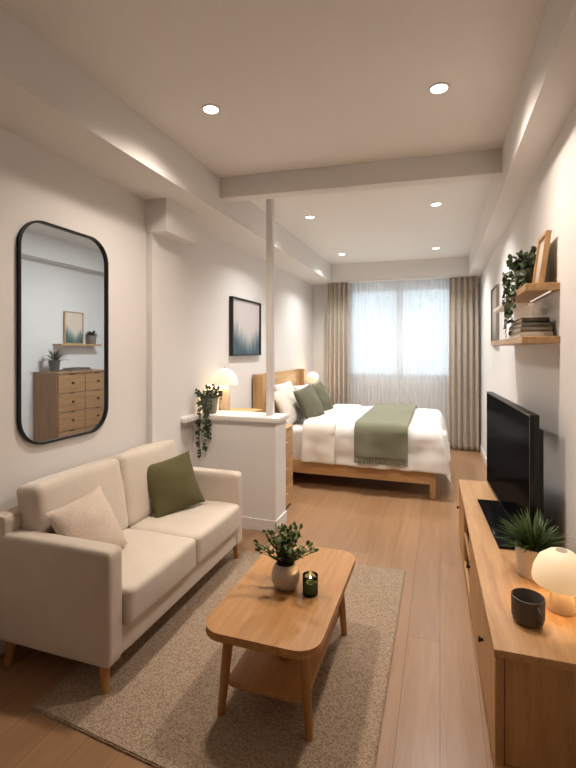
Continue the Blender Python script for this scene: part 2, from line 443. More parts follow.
bm = BM(); add_box(bm, WL, WL+.014, BY, 3.0, 0, .1, .004, 1); add_box(bm, WL, WL+.014, HY1, WY, 0, .1, .004, 1)
struct('baseboard_left', bm, 'trim')
struct('baseboard_far', box(WL, WR, WY-.014, WY, 0, .1, .004, 1), 'trim')
# window
wn = struct('window_1', box(WX0, WX1, WY+.03, WY+.05, WZ0, WZ0+.01), 'trim', 'two pane white framed window behind sheer curtains')
bm = BM(); c0 = (WX0+WX1)/2; fw = .05
for x0, x1 in ((WX0, c0), (c0, WX1)):
    add_box(bm, x0, x0+fw, WY+.03, WY+.09, WZ0, WZ1); add_box(bm, x1-fw, x1, WY+.03, WY+.09, WZ0, WZ1)
    add_box(bm, x0, x1, WY+.03, WY+.09, WZ0, WZ0+fw); add_box(bm, x0, x1, WY+.03, WY+.09, WZ1-fw, WZ1)
obj('window_frame', bm, 'trim', wn)
obj('pane', box(WX0+fw, c0-fw, WY+.055, WY+.062, WZ0+fw, WZ1-fw), 'glass', wn); obj('pane', box(c0+fw, WX1-fw, WY+.055, WY+.062, WZ0+fw, WZ1-fw), 'glass', wn)
obj('window_sill', box(WX0-.03, WX1+.03, WY-.02, WY+.05, WZ0-.03, WZ0, .005), 'trim', wn)

# ------------------------------------------------------------------ ceiling lights
DL = [(-1.323, 2.45, 'recessed round downlight in the living ceiling above the sofa', 'L'),
      (-.005, 2.663, 'recessed round downlight in the living ceiling on the right', 'L'),
      (-1.361, 4.79, 'recessed downlight just beyond the cross beam, left of the pair', 'B'),
      (-.038, 4.769, 'recessed downlight just beyond the cross beam, right of the pair', 'B'),
      (-1.422, 6.793, 'recessed downlight nearest the window, left of the pair', 'B'),
      (-.055, 6.827, 'recessed downlight nearest the window, right of the pair', 'B')]
for x, y, lab, k in DL:
    t = thing('ceiling_downlight', (x, y, CZ), lab, 'ceiling light', 'recessed ceiling downlights')
    po = [(.056*math.cos(2*PI*i/32), .056*math.sin(2*PI*i/32)) for i in range(32)]; pi_ = [(u*.8, v*.8) for u, v in po]
    obj('trim_ring', ring_prism(po, pi_, lambda u, v, d: (x+u, y+v, d), CZ-.006, CZ), 'trim', t)
    obj('lens', lathe([(.0, CZ-.0035), (.0445, CZ-.0035), (.0445, CZ-.001), (0, CZ-.001)], x, y, 0, 28), 'lens', t)
    lamp('downlight_bulb', 'SPOT', (x, y, CZ-.012), 140 if k == 'L' else 182, (1, .865, .745) if k == 'L' else (1, .975, .95), t, spot_size=math.radians(150 if k == 'L' else 130), spot_blend=1, shadow_soft_size=.08)

# ------------------------------------------------------------------ mirror and what is seen in it
t = thing('wall_mirror', (WL, MC[0], MC[1]-MH/2), 'tall mirror with rounded corners and thin black frame on the left wall', 'mirror')
F = lambda u, v, d: (d, MC[0]+u, MC[1]+v)
obj('frame', ring_prism(rrect(MW, MH, MR, 14), rrect(MW-.024, MH-.024, MR-.012, 14), F, WL-.006, WL+.022), 'black', t, ang=35)
obj('mirror_glass', prism(rrect(MW-.022, MH-.022, MR-.011, 14), F, WL+.008, WL+.012), 'mirrorglass', t)
bm = BM(); add_box(bm, MX-.1, MX, 2.3, 7.6, 0, CZ); add_box(bm, MX, WL-.05, 2.2, 2.3, 0, CZ); add_box(bm, MX, WL-.05, 7.6, 7.7, 0, CZ)
# side pieces reaching back to the mirror opening keep the recess closed
add_box(bm, MX, WL-.05, 1.3, 1.4, 0, CZ); add_box(bm, MX-.1, MX, 1.4, 2.3, 0, CZ)
bm.free(); bm = BM()
add_box(bm, MX-.1, MX, 1.3, 7.7, 0, CZ); add_box(bm, MX, WL-.05, 1.2, 1.3, 0, CZ); add_box(bm, MX, WL-.05, 7.6, 7.7, 0, CZ)
struct('wall_mirrored', bm, 'wall', 'pale wall seen in the mirror')
struct('trim_7', box(MX, MX+.185, 1.3, 7.6, 2.775, CZ), 'wall', 'boxed beam seen in the mirror')
dx0, dx1, dy0, dy1, dh = MX+.01, MX+.41, 4.47, 5.405, 1.315
t = thing('chest_of_drawers', ((dx0+dx1)/2, (dy0+dy1)/2, 0), 'oak chest of drawers in two columns seen in the mirror', 'chest of drawers')
bm = BM(); add_box(bm, dx0, dx1-.02, dy0, dy1, .05, dh-.022, .003, 1); add_box(bm, dx0+.03, dx1-.05, dy0+.03, dy1-.03, 0, .05)
obj('body', bm, 'chestz', t); obj('top', box(dx0, dx1+.006, dy0-.006, dy1+.006, dh-.022, dh, .003, 1), 'chesty', t)
for c in range(2):
    for r in range(5):
        y0 = dy0+.012+c*.459; z0 = .06+r*.2455
        d = obj('drawer', box(dx1-.02, dx1, y0, y0+.451, z0, z0+.237, .003, 1), 'chesty', t)
        ym, zm = y0+.225, z0+.125
        obj('knob', lathe([(.0, -.0), (.009, 0), (.009, .012), (.016, .018), (.016, .026), (0, .028)], 0, 0, 0, 14), 'gap', d)
        k = COL.objects[-1] if False else d.children[-1]
        k.data.transform(Matrix.Translation(Vector((0, 0, 0)) + world_loc(d))); k.data.transform(Matrix.Translation(Vector((dx1, ym, zm))-world_loc(d)) @ Matrix.Rotation(PI/2, 4, 'Y'))
        obj('finger_pull', box(dx1-.004, dx1+.002, ym-.05, ym+.05, z0+.232, z0+.242), 'gap', d)

def stacked_book(name_loc, lx, ly, h, cover, label, group, rz=0, cat='book', near=False):
    x, y, z = name_loc
    t = thing('book', (x, y, z), label, cat, group)
    bm = BM(); add_box(bm, x-lx/2, x+lx/2, y-ly/2, y+ly/2, z, z+.003); add_box(bm, x-lx/2, x+lx/2, y-ly/2, y+ly/2, z+h-.003, z+h)
    if near: add_box(bm, x-lx/2, x+lx/2, y-ly/2, y-ly/2+.004, z, z+h)
    else: add_box(bm, x+lx/2-.004, x+lx/2, y-ly/2, y+ly/2, z, z+h)
    obj('cover', bm, cover, t, smooth=False)
    obj('pages', box(x-lx/2+.006, x+lx/2-.004, y-ly/2+.004, y+ly/2-.004, z+.003, z+h-.003), 'pages', t, smooth=False)
    t.rotation_euler.z = rz; return t
xb = MX+.24
stacked_book((xb, 4.95, dh), .22, .36, .022, 'bookgrey', 'grey book at the bottom of the stack seen on the mirrored chest', 'books on the mirrored chest')
stacked_book((xb, 4.96, dh+.022), .20, .30, .02, 'bookdark', 'dark book on top of the stack seen on the mirrored chest', 'books on the mirrored chest', .06)
def spiky(bm, cx, cy, cz, n, L, W, spread, seed, lean=.4, curl=.5):
    rnd = random.Random(seed)
    for i in range(n):
        a = rnd.uniform(0, 2*PI); e = rnd.random()**.6*spread
        d = Vector((math.cos(a)*math.sin(e), math.sin(a)*math.sin(e), math.cos(e)))
        r0 = rnd.uniform(0, .02)
        add_leaf(bm, (cx+math.cos(a)*r0, cy+math.sin(a)*r0, cz), d, (0, 0, 1), L*rnd.uniform(.65, 1.05), W, curl*rnd.uniform(.4, 1.2), 6)
def potted(name, loc, label, cat, prof, pm, soilz, soilr, group=None):
    t = thing(name, loc, label, cat, group)
    obj('pot', lathe(prof, *loc, 40), pm, t, ang=50)
    obj('soil', lathe([(0, soilz), (soilr, soilz), (soilr, soilz-.01), (0, soilz-.01)], *loc, 30), 'soil', t)
    return t
p = (MX+.22, 4.60, dh)
t = potted('potted_plant', p, 'spiky plant in a dark grey pot seen on the mirrored chest', 'plant', [(0, 0), (.055, 0), (.072, .15), (.066, .15), (.06, .13), (0, .13)], 'darkpot', .135, .062)
bm = BM(); spiky(bm, p[0], p[1], p[2]+.13, 46, .19, .026, 1.15, 4); obj('leaves', bm, 'leafdark', t)
# shelf, picture and plant in the mirror
sy0, sy1, sz = 4.78, 5.54, 1.685
single('wall_shelf', box(MX, MX+.16, sy0, sy1, sz-.025, sz, .002, 1), 'oaky', (MX, sy0, sz), 'thin oak shelf seen in the mirror above the chest', 'shelf')
def framed_picture(name, xw, y0, y1, z0, z1, depth, fwid, art, fm, label, sgn=1, lean=0):
    """picture whose back is at xw; faces +x when sgn=1"""
    t = thing(name, (xw, (y0+y1)/2, z0), label, 'picture')
    w, h = y1-y0, z1-z0
    def Fm(u, v, d): return (xw+sgn*d, (y0+y1)/2+u, (z0+z1)/2+v)
    po = [(w/2, h/2), (-w/2, h/2), (-w/2, -h/2), (w/2, -h/2)]; pi_ = [(w/2-fwid, h/2-fwid), (-w/2+fwid, h/2-fwid), (-w/2+fwid, -h/2+fwid), (w/2-fwid, -h/2+fwid)]
    obj('frame', ring_prism(po, pi_, Fm, 0, depth), fm, t, smooth=False)
    obj('artwork', prism(pi_, Fm, .002, depth*.55), art, t, smooth=False)
    if lean: t.rotation_euler.y = lean
    return t
a_sky, a_far, a_near = srgb(196, 190, 188), srgb(142, 150, 156), srgb(84, 101, 110)
framed_picture('framed_picture', MX+.015, 4.955, 5.305, sz, sz+.46, .022, .014, art_mat('forest_print_mirror', -.17, .0, .34, .45, 'x', srgb(222, 206, 188), srgb(128, 148, 144), srgb(66, 90, 90)), 'oakz', 'oak framed forest print on the shelf seen in the mirror')
p = (MX+.085, 5.415, sz)
t = potted('potted_plant', p, 'small succulent in a grey pot on the shelf seen in the mirror', 'plant', [(0, 0), (.055, 0), (.068, .13), (.062, .13), (.057, .115), (0, .115)], 'greypot', .118, .058)
bm = BM(); spiky(bm, p[0], p[1], p[2]+.115, 40, .10, .04, 1.25, 9); obj('leaves', bm, 'leafdark', t)
l = lamp('mirror_room_fill_light', 'AREA', (-3.1, 4.6, CZ-.02), 54, (.92, .96, 1), None, shape='DISK', size=.5)  # unseen area light added to brighten the room built behind the mirror pane

# ------------------------------------------------------------------ picture on the left wall
framed_picture('framed_picture', WL, 4.47, 5.29, 1.535, 2.19, .045, .016, art_mat('forest_painting', -.394, .016, .788, .62, 'x', a_sky, a_far, a_near), 'black', 'black framed misty forest painting on the wall behind the half wall')

# ------------------------------------------------------------------ sofa
SX0, SX1, SY0, SY1 = -2.18, -1.435, 1.685, 3.165
t = thing('sofa', ((SX0+SX1)/2, (SY0+SY1)/2, 0), 'two seat cream linen sofa on tapered wooden legs against the left wall', 'sofa')
def at(bm, x, y, z): bm.transform(Matrix.Translation((x, y, z))); return bm
AT = .105
for y0 in (SY0, SY1-AT):
    ax = SX0 if y0 == SY0 else SX0+.05
    b_ = soft_box(SX1-ax, AT, .54, .022, (.003, .003, .005), 16)
    obj('arm', at(b_, (ax+SX1)/2, y0+AT/2, .13+.27), 'sofa', t, ang=60)
obj('base', at(soft_box(SX1-SX0-.03, SY1-SY0-2*AT+.02, .16, .02, (0, 0, 0), 12), (SX0+SX1)/2+.01, (SY0+SY1)/2, .215), 'sofa', t, ang=60)
obj('back_frame', at(soft_box(.11, 2.975-SY0, .63, .024, (.003, 0, .003), 14), SX0+.055, (SY0+.004+2.975)/2, .135+.31), 'sofa', t, ang=60)
ym = (SY0+SY1)/2; inner0, inner1 = SY0+AT, SY1-AT
for k, (y0, y1) in enumerate(((inner0+.002, ym-.003), (ym+.003, inner1-.002))):
    b_ = soft_box(SX1-(SX0+.16)+.035, y1-y0, .185, .03, (.006, .003, .014), 20, .008, k)
    obj('seat_cushion', at(b_, (SX1+.035+SX0+.16)/2, (y0+y1)/2, .365), 'sofa2', t, ang=60)
    b_ = soft_box(.17, y1-y0+.02, .46, .038, (.022, .003, .010), 20, .010, k+5)
    b_.transform(Matrix.Rotation(-.17, 4, 'Y'))
    obj('back_cushion', at(b_, SX0+.172, (y0+y1)/2+(-.006 if k == 0 else .006), .665), 'sofa2', t, ang=60)
def tleg(x, y, z0, z1, dx, dy, r0, r1, n=16):
    return tube([(x+dx, y+dy, z0), (x+dx*.5, y+dy*.5, (z0+z1)/2), (x, y, z1)], [r0, (r0+r1)/2, r1], n)
for x, y, dx, dy, z0 in ((SX1-.055, SY0+.035, .018, -.012, .0125), (SX1-.055, SY1-.04, .018, .012, .0125), (SX0+.11, SY0+.04, -.015, -.01, 0), (SX0+.10, SY1-.05, -.015, 0, 0)):
    obj('leg', tleg(x, y, z0, .15, dx, dy, .017, .026), 'legwood', t)
# throw pillows
def place_pillow(name, bm, m, centre, normal, roll, label, cat='cushion', group=None):
    n = Vector(normal).normalized(); up = Vector((0, 0, 1)); u = up-n*up.dot(n); u.normalize(); s = u.cross(n)
    R = Matrix((s, u, n)).transposed().to_4x4() @ Matrix.Rotation(roll, 4, 'Z')
    o = obj(name, bm, m, None, ang=80); o.data.transform(R); o.location = centre
    return tag(o, label, cat, group)
place_pillow('throw_pillow', pillow(.37, .37, .16, seed=2, wr=.012), 'beige', (-1.80, 1.965, .63), (.84, -.10, .46), .12, 'small beige knitted cushion on the near end of the sofa')
place_pillow('throw_pillow', pillow(.39, .39, .14, seed=5, wr=.014), 'olive', (-1.80, 2.775, .64), (.74, -.48, .36), .16, 'olive green cushion on the far end of the sofa')

# ------------------------------------------------------------------ rug and coffee table
bm = BM(); rp = ((-1.725, 1.537), (-.235, 1.392), (-.237, 3.345), (-1.72, 3.25))
a = [bm.verts.new((x, y, .0005)) for x, y in rp]; b_ = [bm.verts.new((x, y, .0125)) for x, y in rp]
bm.faces.new(a[::-1]); tf = bm.faces.new(b_)
for i in range(4): bm.faces.new((a[i], a[(i+1) % 4], b_[(i+1) % 4], b_[i]))
bmesh.ops.bevel(bm, geom=list(tf.edges), offset=.005, segments=2, affect='EDGES')
single('area_rug', bm, 'rug', (-.98, 2.38, 0), 'beige chunky woven rug on the oak floor under the coffee table', 'rug')
TX, TY, TZ = -.706, 2.125, .432
t = thing('coffee_table', (TX, TY, .0125), 'oak coffee table with rounded corners and a lower shelf on the rug', 'coffee table')
obj('tabletop', prism(rrect(.515, .925, .10, 10), lambda u, v, d: (TX+u, TY+v, d), TZ-.034, TZ, .008), 'tablewood', t, ang=50)
for sx in (-1, 1):
    for sy in (-1, 1):
        obj('leg', tleg(TX+sx*.168, TY+sy*.335, .0125, TZ-.03, sx*.032, sy*.022, .017, .025), 'legwood', t)
obj('lower_shelf', prism(rrect(.36, .70, .03, 6), lambda u, v, d: (TX+u, TY+v, d), .135, .155, .004), 'tablewood', t, ang=50)
bm = BM()
single('trinket_bowl', lathe([(0, 0), (.028, 0), (.038, .012), (.042, .05), (.038, .05), (.032, .014), (0, .010)], -.690, 2.01, .1555, 30), 'legwood', (-.69, 2.01, .1555), 'small round wooden bowl on the lower shelf of the coffee table', 'bowl')
# vase with leafy plant
VX, VY = -.72, 2.095
t = thing('potted_plant', (VX, VY, TZ), 'bushy small leaved plant in a round beige vase on the coffee table', 'plant')
obj('vase', lathe([(0, .001), (.042, .001), (.055, .010), (.067, .04), (.070, .065), (.063, .095), (.051, .118), (.046, .122), (.043, .116), (.050, .09), (.045, .085), (0, .085)], VX, VY, TZ, 44), 'ceramic', t, ang=60)
obj('soil', lathe([(0, .104), (.046, .104), (.046, .09), (0, .09)], VX, VY, TZ, 24), 'soil', t)
sb, lb = BM(), BM(); rnd = random.Random(11)
for i in range(38):
    a = 2*PI*i/38*1.0+rnd.uniform(-.2, .2); e = rnd.uniform(.05, .95) if i % 3 else rnd.uniform(0, .35)
    L = rnd.uniform(.15, .215)*(1.05-.2*e); pts = []; d0 = Vector((math.cos(a)*math.sin(e), math.sin(a)*math.sin(e), math.cos(e)))
    for k in range(7):
        s = k/6; pts.append(Vector((VX, VY, TZ+.10))+d0*(L*s)+Vector((d0.x, d0.y, 0))*(L*.22*s*s)-Vector((0, 0, 1))*(L*.10*s*s))
    add_tube(sb, pts, .0016, 5)
    for k in range(2, 7):
        dd = (pts[k]-pts[k-1]).normalized()
        for q in range(3):
            b_ = rnd.uniform(0, 2*PI); sd = Vector((math.cos(b_), math.sin(b_), .5))
            add_leaf(lb, pts[k], dd*.5+sd, (0, 0, 1), rnd.uniform(.022, .034), rnd.uniform(.015, .021), .25, 4, True)
    add_leaf(lb, pts[-1], d0, (0, 1, 0), .03, .016, .2, 4, True)
obj('stems', sb, 'stem', t); obj('leaves', lb, 'leaf', t)
# candle
KX, KY = -.588, 2.075
t = thing('candle', (KX, KY, TZ), 'lit candle in a dark green glass on the coffee table', 'candle')
obj('candle_glass', lathe([(0, .0005), (.033, .0005), (.036, .004), (.037, .093), (.0345, .093), (.0335, .008), (0, .006)], KX, KY, TZ, 36), 'greenglass', t, ang=50)
obj('wax', lathe([(0, .009), (.030, .009), (.030, .058), (.020, .056), (0, .056)], KX, KY, TZ, 30), 'wax', t)
obj('wick', tube([(KX, KY, TZ+.055), (KX+.001, KY, TZ+.066)], .0012, 6), 'gap', t)
obj('flame', lathe([(0, .062), (.004, .067), (.0055, .073), (.003, .083), (0, .092)], KX, KY, TZ, 14), 'flame', t)
lamp('candle_light', 'POINT', (KX, KY, TZ+.095), .35, (1, .6, .28), t, shadow_soft_size=.008)

# ------------------------------------------------------------------ bed
BX0, BX1, BY0, BY1 = -2.17, -.045, 5.06, 6.86
t = thing('bed', ((BX0+BX1)/2, (BY0+BY1)/2, 0), 'oak framed double bed with its headboard against the left wall', 'bed')
bm = BM(); add_box(bm, BX0, BX0+.05, BY0+.03, BY1+.03, .15, 1.295, .006, 2)
hb = obj('headboard', bm, 'oaky', t)
obj('headboard_post', box(BX0+.0, BX0+.13, BY0+.015, BY0+.085, 0, 1.30, .006, 2), 'oakz', t); obj('headboard_post', box(BX0, BX0+.13, BY1-.02, BY1+.05, 0, 1.30, .006, 2), 'oakz', t)
obj('side_rail', box(BX0+.1, BX1-.04, BY0, BY0+.035, .155, .315, .006, 2), 'oakx', t); obj('side_rail', box(BX0+.1, BX1-.04, BY1-.035, BY1, .155, .315, .006, 2), 'oakx', t)
obj('foot_rail', box(BX1-.045, BX1-.005, BY0, BY1, .155, .315, .006, 2), 'oaky', t)
for x, y in ((BX1-.06, BY0-.004), (BX1-.06, BY1-.056)): obj('leg', box(x, x+.06, y, y+.06, 0, .316, .006, 2), 'oakz', t)
obj('slat_base', box(BX0+.05, BX1-.045, BY0+.035, BY1-.035, .22, .26), 'oaky', t)
b_ = soft_box(BX1-BX0-.13, BY1-BY0-.02, .40, .05, (.004, .004, .006), 22)
obj('mattress', at(b_, (BX0+.06+BX1-.07)/2, (BY0+BY1)/2, .475), 'white', t, ang=60)
# draped bedclothes: cross-section follows the mattress over the near side, top and far side
def drape_profile(s, z_top, half, r, hang, flare):
    """s in [-1,1] across the bed -> (offset from bed centre, z); arc over the edges"""
    flat = half-r; arc = PI/2*r; tot = flat+arc+hang; d = abs(s)*tot; sg = 1 if s > 0 else -1
    if d < flat: return sg*d, z_top, 0
    if d < flat+arc:
        a = (d-flat)/r; return sg*(flat+r*math.sin(a)), z_top-r*(1-math.cos(a)), 0
    k = (d-flat-arc)/max(hang, 1e-6); return sg*(half+flare*k), z_top-r-(d-flat-arc), k
def duvet_surf(x0, x1, z_top, half, r, hang, flare, foot, wr, seed):
    yc = (BY0+BY1)/2
    def f(u, v):
        s = -1+2*v; o, z, k = drape_profile(s, z_top, half, r, hang, flare)
        y = yc+o
        if foot:      # towards the foot the sheet rolls over the end and hangs
            L = (x1-x0); d = u*(L+foot['hang']+PI/2*foot['r']); r2 = foot['r']; fx = 0
            if d < L: x = x0+d
            elif d < L+PI/2*r2:
                a = (d-L)/r2; x = x1+r2*math.sin(a); fx = r2*(1-math.cos(a))
            else:
                q = d-L-PI/2*r2; x = x1+r2+q*foot['flare']; fx = r2+q
            if fx > 0:
                # corners swing outwards instead of doubling
                w = k if k > 0 else 0
                z0 = z_top-fx; z = min(z, z0) if k == 0 else min(z, z0)
                if k > 0: x += .06*k; z = max(z-.10*min(1, fx/.3)*k, .12)
                if z < .13: z = .13
        else: x = x0+(x1-x0)*u
        P = Vector((x*2.2+seed, y*2.2, z*2.2))
        wv = noise.noise(P*1.3)*wr+noise.noise(P*3.4+Vector((3, 1, 0)))*wr*.45
        if k > 0: y += (1 if s > 0 else -1)*(wv*1.6+.016*k*math.sin(x*17+2.5*math.sin(x*4+seed)))
        else: z += abs(wv)*1.1
        if foot and u > .8 and x > x1+foot['r']*.8: x += wv*1.5+.014*math.sin(y*14+seed)
        return Vector((x, y, z))
    return f
yc = (BY0+BY1)/2
dv = grid_surf(duvet_surf(-1.17, -.085, .735, .925, .11, .33, .03, dict(r=.11, hang=.27, flare=.18), .020, 2.0), 100, 110)
o = single('duvet', dv, 'white', (-.7, yc, .7), 'white duvet draped over the bed, under the green throw', 'duvet', solid=.03, subsurf=1)
fl = grid_surf(duvet_surf(-1.52, -1.13, .755, .945, .11, .34, .02, None, .012, 7.0), 36, 110)
single('bed_sheet', fl, 'cream', (-1.3, yc, .75), 'cream top sheet folded back over the duvet beside the pillows', 'sheet', solid=.026, subsurf=1)
tw = thing('throw_blanket', (-.62, yc, .78), 'sage green throw blanket laid across the foot of the bed', 'blanket')
obj('blanket', grid_surf(duvet_surf(-.905, -.325, .790, .985, .10, .275, .02, None, .008, 11.0), 44, 120), 'throw', tw, solid=.012, subsurf=1)
f = duvet_surf(-.905, -.325, .790, .985, .10, .275, .02, None, .008, 11.0); rnd = random.Random(3)
for vv in (0, 1):
    fr = BM()
    for i in range(58):
        p = f((i+.5)/58, vv); add_tube(fr, [p, p+Vector((rnd.uniform(-.004, .004), 0, -.03)), p+Vector((rnd.uniform(-.008, .008), rnd.uniform(-.004, .004), -.062))], [.0045, .004, .0055], 5)
    obj('fringe', fr, 'throw', tw)
# pillows
place_pillow('pillow', pillow(.66, .46, .19, seed=21, pinch=.05), 'cream', (-1.80, 5.44, .895), (.86, -.10, .5), .02, 'cream pillow propped on the near side of the headboard', 'pillow', 'white bed pillows')
place_pillow('pillow', pillow(.66, .46, .19, seed=23, pinch=.05), 'white', (-1.80, 6.28, .895), (.86, -.05, .5), -.03, 'white pillow on the window side of the headboard behind a green cushion', 'pillow', 'white bed pillows')
place_pillow('pillow', pillow(.62, .46, .15, seed=27, pinch=.05), 'white', (-1.985, 5.86, .935), (.95, -.05, .3), .04, 'white pillow standing upright in the middle of the headboard', 'pillow', 'white bed pillows')
place_pillow('throw_pillow', pillow(.45, .45, .20, seed=31), 'sage', (-1.56, 5.47, .925), (.88, -.25, .44), .16, 'dark green square cushion on the bed, nearer of the pair', 'cushion', 'green cushions on the bed')
place_pillow('throw_pillow', pillow(.45, .45, .20, seed=33), 'sage', (-1.58, 6.10, .925), (.88, -.22, .44), .12, 'dark green square cushion on the bed, nearer the window', 'cushion', 'green cushions on the bed')

# ------------------------------------------------------------------ bedside furniture
t = thing('bedside_table', (-2.0, 4.22, 0), 'tall oak bedside table behind the half wall', 'bedside table')
bm = BM(); x0, x1, y0, y1 = -2.175, -1.80, 4.01, 4.47
obj('top', box(x0, x1, y0, y1, .945, .97, .003, 1), 'oaky', t)
obj('body', box(x0+.01, x1-.012, y0+.01, y1-.01, .62, .945), 'oaky', t)
for x in (x0+.012, x1-.047):
    for y in (y0+.012, y1-.047): obj('leg', box(x, x+.035, y, y+.035, 0, .62), 'oakz', t)
t = thing('drawer_unit', (-1.63, 4.23, 0), 'low oak drawer unit beside the bed at the end of the half wall', 'drawer unit')
x0, x1, y0, y1 = -1.795, -1.455, 3.99, 4.47
obj('body', box(x0, x1-.02, y0, y1, .02, .80, .003, 1), 'oakz', t); obj('top', box(x0, x1+.003, y0-.003, y1+.003, .80, .822, .003, 1), 'oaky', t)
for k in range(3):
    d = obj('drawer', box(x1-.02, x1, y0+.006, y1-.006, .03+k*.256, .03+k*.256+.25, .003, 1), 'oaky', t)
    obj('handle', box(x1, x1+.014, (y0+y1)/2-.05, (y0+y1)/2+.05, .03+k*.256+.12, .03+k*.256+.135, .003, 1), 'oakz', d)
# lamp on the bedside table
def dome(r, h, th, n=12):
    o = [(r*math.cos(PI/2*i/n), h*math.sin(PI/2*i/n)) for i in range(n+1)]; o[-1] = (0, h)
    i_ = [((r-th)*math.cos(PI/2*i/n), (h-th)*math.sin(PI/2*i/n)) for i in range(n+1)]; i_[-1] = (0, h-th)
    return i_[::-1]+o
LX, LY, LZ = -2.05, 4.075, .97
t = thing('table_lamp', (LX, LY, LZ), 'glowing dome lamp with a stone base on the bedside table behind the half wall', 'lamp')
obj('lamp_base', lathe([(0, 0), (.056, 0), (.060, .01), (.056, .17), (.046, .24), (.036, .262), (.012, .27), (.012, .33), (0, .33)], LX, LY, LZ, 36), 'stone', t, ang=50)
obj('lamp_shade', lathe([(a, b) for a, b in dome(.135, .165, .004)], LX, LY, LZ+.285, 44, cap=False), 'shade_bed', t, ang=60)
obj('finial', lathe([(0, 0), (.008, 0), (.008, .012), (0, .014)], LX, LY, LZ+.449, 14), 'stone', t)
lamp('bulb', 'POINT', (LX, LY, LZ+.375), 4.5, (1, .76, .48), t, shadow_soft_size=.03)
# far bedside table and globe lamp
t = thing('bedside_table', (-1.98, 7.18, 0), 'oak bedside table between the bed and the window curtain', 'bedside table')
x0, x1, y0, y1 = -2.175, -1.78, 6.98, 7.40
obj('top', box(x0, x1, y0, y1, .815, .84, .003, 1), 'oaky', t); obj('body', box(x0+.01, x1-.012, y0+.01, y1-.01, .5, .815), 'oaky', t)
for x in (x0+.012, x1-.047):
    for y in (y0+.012, y1-.047): obj('leg', box(x, x+.035, y, y+.035, 0, .5), 'oakz', t)
GX, GY = -2.0, 7.18
t = thing('table_lamp', (GX, GY, .84), 'small glowing globe lamp on the far side of the bed by the curtain', 'lamp')
obj('lamp_base', lathe([(0, 0), (.05, 0), (.052, .012), (.016, .03), (.012, .19), (.03, .2), (0, .21)], GX, GY, .84, 28), 'stone', t, ang=50)
obj('lamp_shade', lathe([(.03, -.092)]+[(.098*math.cos(a), .098*math.sin(a)) for a in [-1.2+2.77*i/14 for i in range(14)]]+[(0, .098)], GX, GY, 1.145, 36, cap=False), 'globe', t, ang=60)
lamp('bulb', 'POINT', (GX+.13, GY, 1.2), 3, (1, .74, .46), t, shadow_soft_size=.05)

# trailing plants
def trailing(t, cx, cy, cz, rim, n_top, strands, m, seed, lr=.019):
    rnd = random.Random(seed); sb, lb = BM(), BM()
    def roundleaf(p, d, r, up=(0, 0, 1)):
        add_leaf(lb, p, d, up, r*2, r*1.9, .15, 5, True)
    for i in range(n_top):
        a = rnd.uniform(0, 2*PI); e = rnd.uniform(.1, 1.35); L = rnd.uniform(.04, .11)
        d = Vector((math.cos(a)*math.sin(e), math.sin(a)*math.sin(e), math.cos(e)))
        p0 = Vector((cx+math.cos(a)*rim*.5*rnd.random(), cy+math.sin(a)*rim*.5*rnd.random(), cz)); p1 = p0+d*L
        add_tube(sb, [p0, (p0+p1)/2+Vector((0, 0, .006)), p1], .0013, 4)
        roundleaf(p1, d+Vector((rnd.uniform(-.5, .5), rnd.uniform(-.5, .5), rnd.uniform(-.3, .3))), lr*rnd.uniform(.8, 1.15), (d.x+rnd.uniform(-.5, .5), d.y+rnd.uniform(-.5, .5), .5))
        roundleaf((p0+p1)/2, Vector((rnd.uniform(-1, 1), rnd.uniform(-1, 1), .6)), lr*rnd.uniform(.7, 1.0), (d.x, d.y, .4))
    for ang, out, drop, sway in strands:
        dx, dy = math.cos(ang), math.sin(ang); pts = [Vector((cx+dx*rim*.4, cy+dy*rim*.4, cz))]
        pts.append(Vector((cx+dx*rim*.95, cy+dy*rim*.95, cz+.022))); pts.append(Vector((cx+dx*(rim+out), cy+dy*(rim+out), cz-.015)))
        nseg = max(4, int(drop/.027))
        for k in range(1, nseg+1):
            s = k/nseg; pts.append(Vector((cx+dx*(rim+out)+sway*math.sin(s*3)*.5*-dy+rnd.uniform(-.003, .003), cy+dy*(rim+out)-.004*s+rnd.uniform(-.003, .003), cz-.015-drop*s)))
        add_tube(sb, pts, .0014, 4)
        for k in range(1, len(pts)):
            for q in (-1, 1):
                if rnd.random() < .9:
                    roundleaf(pts[k]+Vector((0, 0, rnd.uniform(-.01, .01))), Vector((-dy*q*1.0+dx*.5+rnd.uniform(-.3, .3), dx*q*1.0+dy*.6+rnd.uniform(-.3, .3), rnd.uniform(-.9, .1))), lr*rnd.uniform(.7, 1.1), (dx+rnd.uniform(-.5, .5), dy+rnd.uniform(-.5, .5), .25))
    obj('stems', sb, 'stem', t); obj('leaves', lb, m, t)
p = (-2.065, 3.795, HZ)
t = potted('potted_plant', p, 'trailing round leaved plant in a grey pot on the half wall', 'plant', [(0, 0), (.062, 0), (.066, .006), (.084, .145), (.078, .145), (.072, .125), (0, .125)], 'greypot', .132, .073)
trailing(t, p[0], p[1], p[2]+.14, .084, 58, [(-PI/2-.62, .03, .40, .05), (-PI/2-.2, .04, .50, -.05), (-PI/2+.15, .04, .44, .05), (-PI/2+.55, .03, .34, -.04), (-PI/2-1.0, .02, .24, .03), (.2, .015, .10, .02), (-PI/2+.0, .065, .26, .08)], 'leafdark', 5, .0155)

